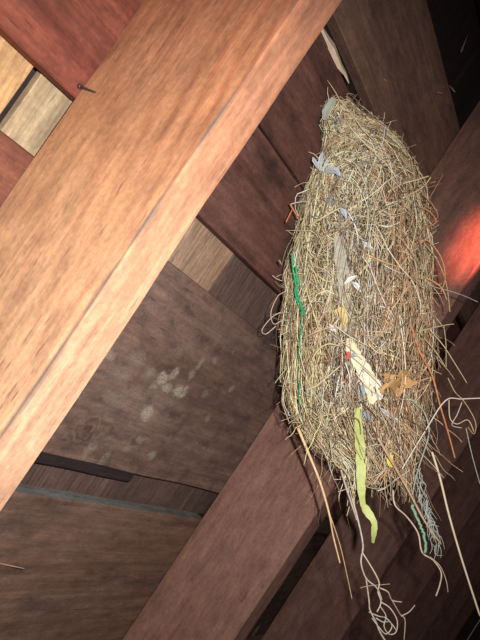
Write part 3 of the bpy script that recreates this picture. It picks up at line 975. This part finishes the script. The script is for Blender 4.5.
for P in ([(350, 356), (354, 355), (358, 356)], [(361, 370), (363, 374), (364, 379)], [(369, 384), (372, 389), (373, 396)], [(364, 412), (367, 416), (370, 420)], [(362, 386), (363, 392), (362, 397)]):
    ribbon('paper_scrap', P, [2.5, 5, 2.5], 1.422, 1.42, BLUE, (0.2, -0.6))
ribbon('paper_scrap', [(347, 352), (349, 355), (348, 359)], [3, 5, 3], 1.425, 1.42, plain('red_scrap', (0.60, 0.10, 0.06, 1)))['label'] = 'small red scrap'

# straws lying across the leaf and the upper blade
for i in range(26):
    x, y = rng.uniform(344, 392), rng.uniform(335, 452)
    an = rng.gauss(1.4, .7)
    L = rng.uniform(10, 24)
    dx, dy = math.cos(an) * L, math.sin(an) * L
    b_ = rng.gauss(0, 4)
    straw(px_line([(x - dx, y - dy), (x + b_, y - b_), (x + dx, y + dy)], 0, 0, .004, rng.uniform(.034, .044)), rng.uniform(.0005, .0009), .0004,
          straw_col(.7, -1.6), sides=4)
# torn tan leaf with holes
LEAF = plain('torn_tan_leaf', (0.62, 0.36, 0.14, 1), 0.7, 0, 0.35, 160)
lv, lf, idx = [], [], {}
G = 30
def leaf_in(x, y):
    r = math.hypot(x, y * 1.25)
    a = math.atan2(y, x)
    if r > 0.78 + 0.20 * math.sin(a * 5 + 0.6) + 0.06 * math.sin(a * 13):
        return False
    for hx, hy, hr in ((-0.42, -0.22, .13), (-0.05, -0.30, .09), (-0.45, .32, .14), (0.10, 0.22, .07), (0.22, -.12, .07)):
        if math.hypot(x - hx, y - hy) < hr:
            return False
    return True
for i in range(G):
    for j in range(G):
        x, y = (i + .5) / G * 2 - 1, (j + .5) / G * 2 - 1
        if leaf_in(x, y):
            q = []
            for (di, dj) in ((0, 0), (1, 0), (1, 1), (0, 1)):
                key = (i + di, j + dj)
                if key not in idx:
                    gx, gy = key[0] / G * 2 - 1, key[1] / G * 2 - 1
                    idx[key] = len(lv)
                    lv.append(at(397 + gx * 21, 383 + gy * 17 - gx * 3, depth_at(397, 383) - 0.045 + 0.02 * gx + 0.012 * math.sin(gx * 4 + gy * 3)) - nest.location)
                q.append(idx[key])
            lf.append(tuple(q))
lo = mesh_obj('torn_leaf', lv, lf, LEAF, nest, True)
md = lo.modifiers.new('thickness', 'SOLIDIFY')
md.thickness = 0.0006
lo['label'] = 'torn tan leaf with holes'

# feathers and down
FE = plain('grey_feather', (0.52, 0.54, 0.58, 1), 0.6, 0, 0.2, 500)
FW = plain('white_feather', (0.78, 0.78, 0.80, 1), 0.6, 0, 0.12, 500)


def feather(P, wd, t, mat, label, tw=(0.2, -0.4)):
    o = ribbon('feather', P, wd, t, t - 0.01, mat, tw, 0.3, 0.0004)
    o['label'] = label
    sh = Tubes()
    sh.add([p + (CAM - p).normalized() * .0004 - nest.location for p in px_line(P, t, t - .01)], .0004, .0002, (1, 1, 1), 4)
    q = mesh_obj('quill', sh.v, sh.f, FW, o, True)
    return o


feather([(321, 171), (320, 166), (321, 158), (323, 152)], [1, 4, 5, 1], 1.52, FE, 'small grey feather')
feather([(320, 171), (317, 165), (314, 160), (313, 157)], [1, 4, 4, 1], 1.52, FE, 'small grey feather')
feather([(324, 172), (330, 170), (336, 171), (340, 176)], [2, 7, 7, 2], 1.49, FE, 'soft grey feather')
feather([(322, 171), (326, 164), (328, 158)], [1, 4, 1], 1.51, FE, 'small grey feather')
feather([(362, 241), (367, 245), (373, 249)], [1, 5, 1], 1.43, FW, 'white feather')
feather([(344, 284), (350, 279), (357, 276)], [1, 5, 1], 1.435, FW, 'white feather')
feather([(352, 282), (357, 286), (360, 292)], [1, 6, 2], 1.435, FW, 'white feather')
feather([(329, 324), (332, 328), (336, 332)], [1, 5, 1], 1.44, FW, 'white feather')
feather([(340, 208), (344, 212), (346, 218)], [1, 6, 1], 1.46, FE, 'soft grey feather')
feather([(380, 408), (388, 414), (398, 421)], [1, 6, 2], 1.42, FW, 'white downy feather')


def down(px, py, rad, mat, n=46):
    d_ = Tubes()
    for i in range(n):
        x, y = px + rng.gauss(0, rad * .40), py + rng.gauss(0, rad * .65)
        P = [(x, y)]
        for k_ in range(2):
            P.append((P[-1][0] + rng.gauss(0, rad * .25), P[-1][1] + rng.gauss(0, rad * .25)))
        d_.add(px_line(P, 0, 0, .008, .004), .0004, .0002, (1, 1, 1), 3)
    d_.build('down_tuft', mat, nest)['kind'] = 'stuff'


DOWN_M = plain('dusty_down', (0.55, 0.52, 0.48, 1), 0.9, 0, 0.25, 400)
for (x, y, r_) in ((340, 178, 6), (343, 212, 7), (345, 250, 9), (346, 276, 9), (340, 300, 8), (358, 333, 9), (374, 330, 9), (352, 384, 8), (366, 300, 7),
                   (375, 388, 8), (390, 416, 7), (384, 308, 7), (338, 122, 6), (329, 110, 5), (330, 200, 6), (362, 356, 8)):
    down(x, y, r_, DOWN_M)
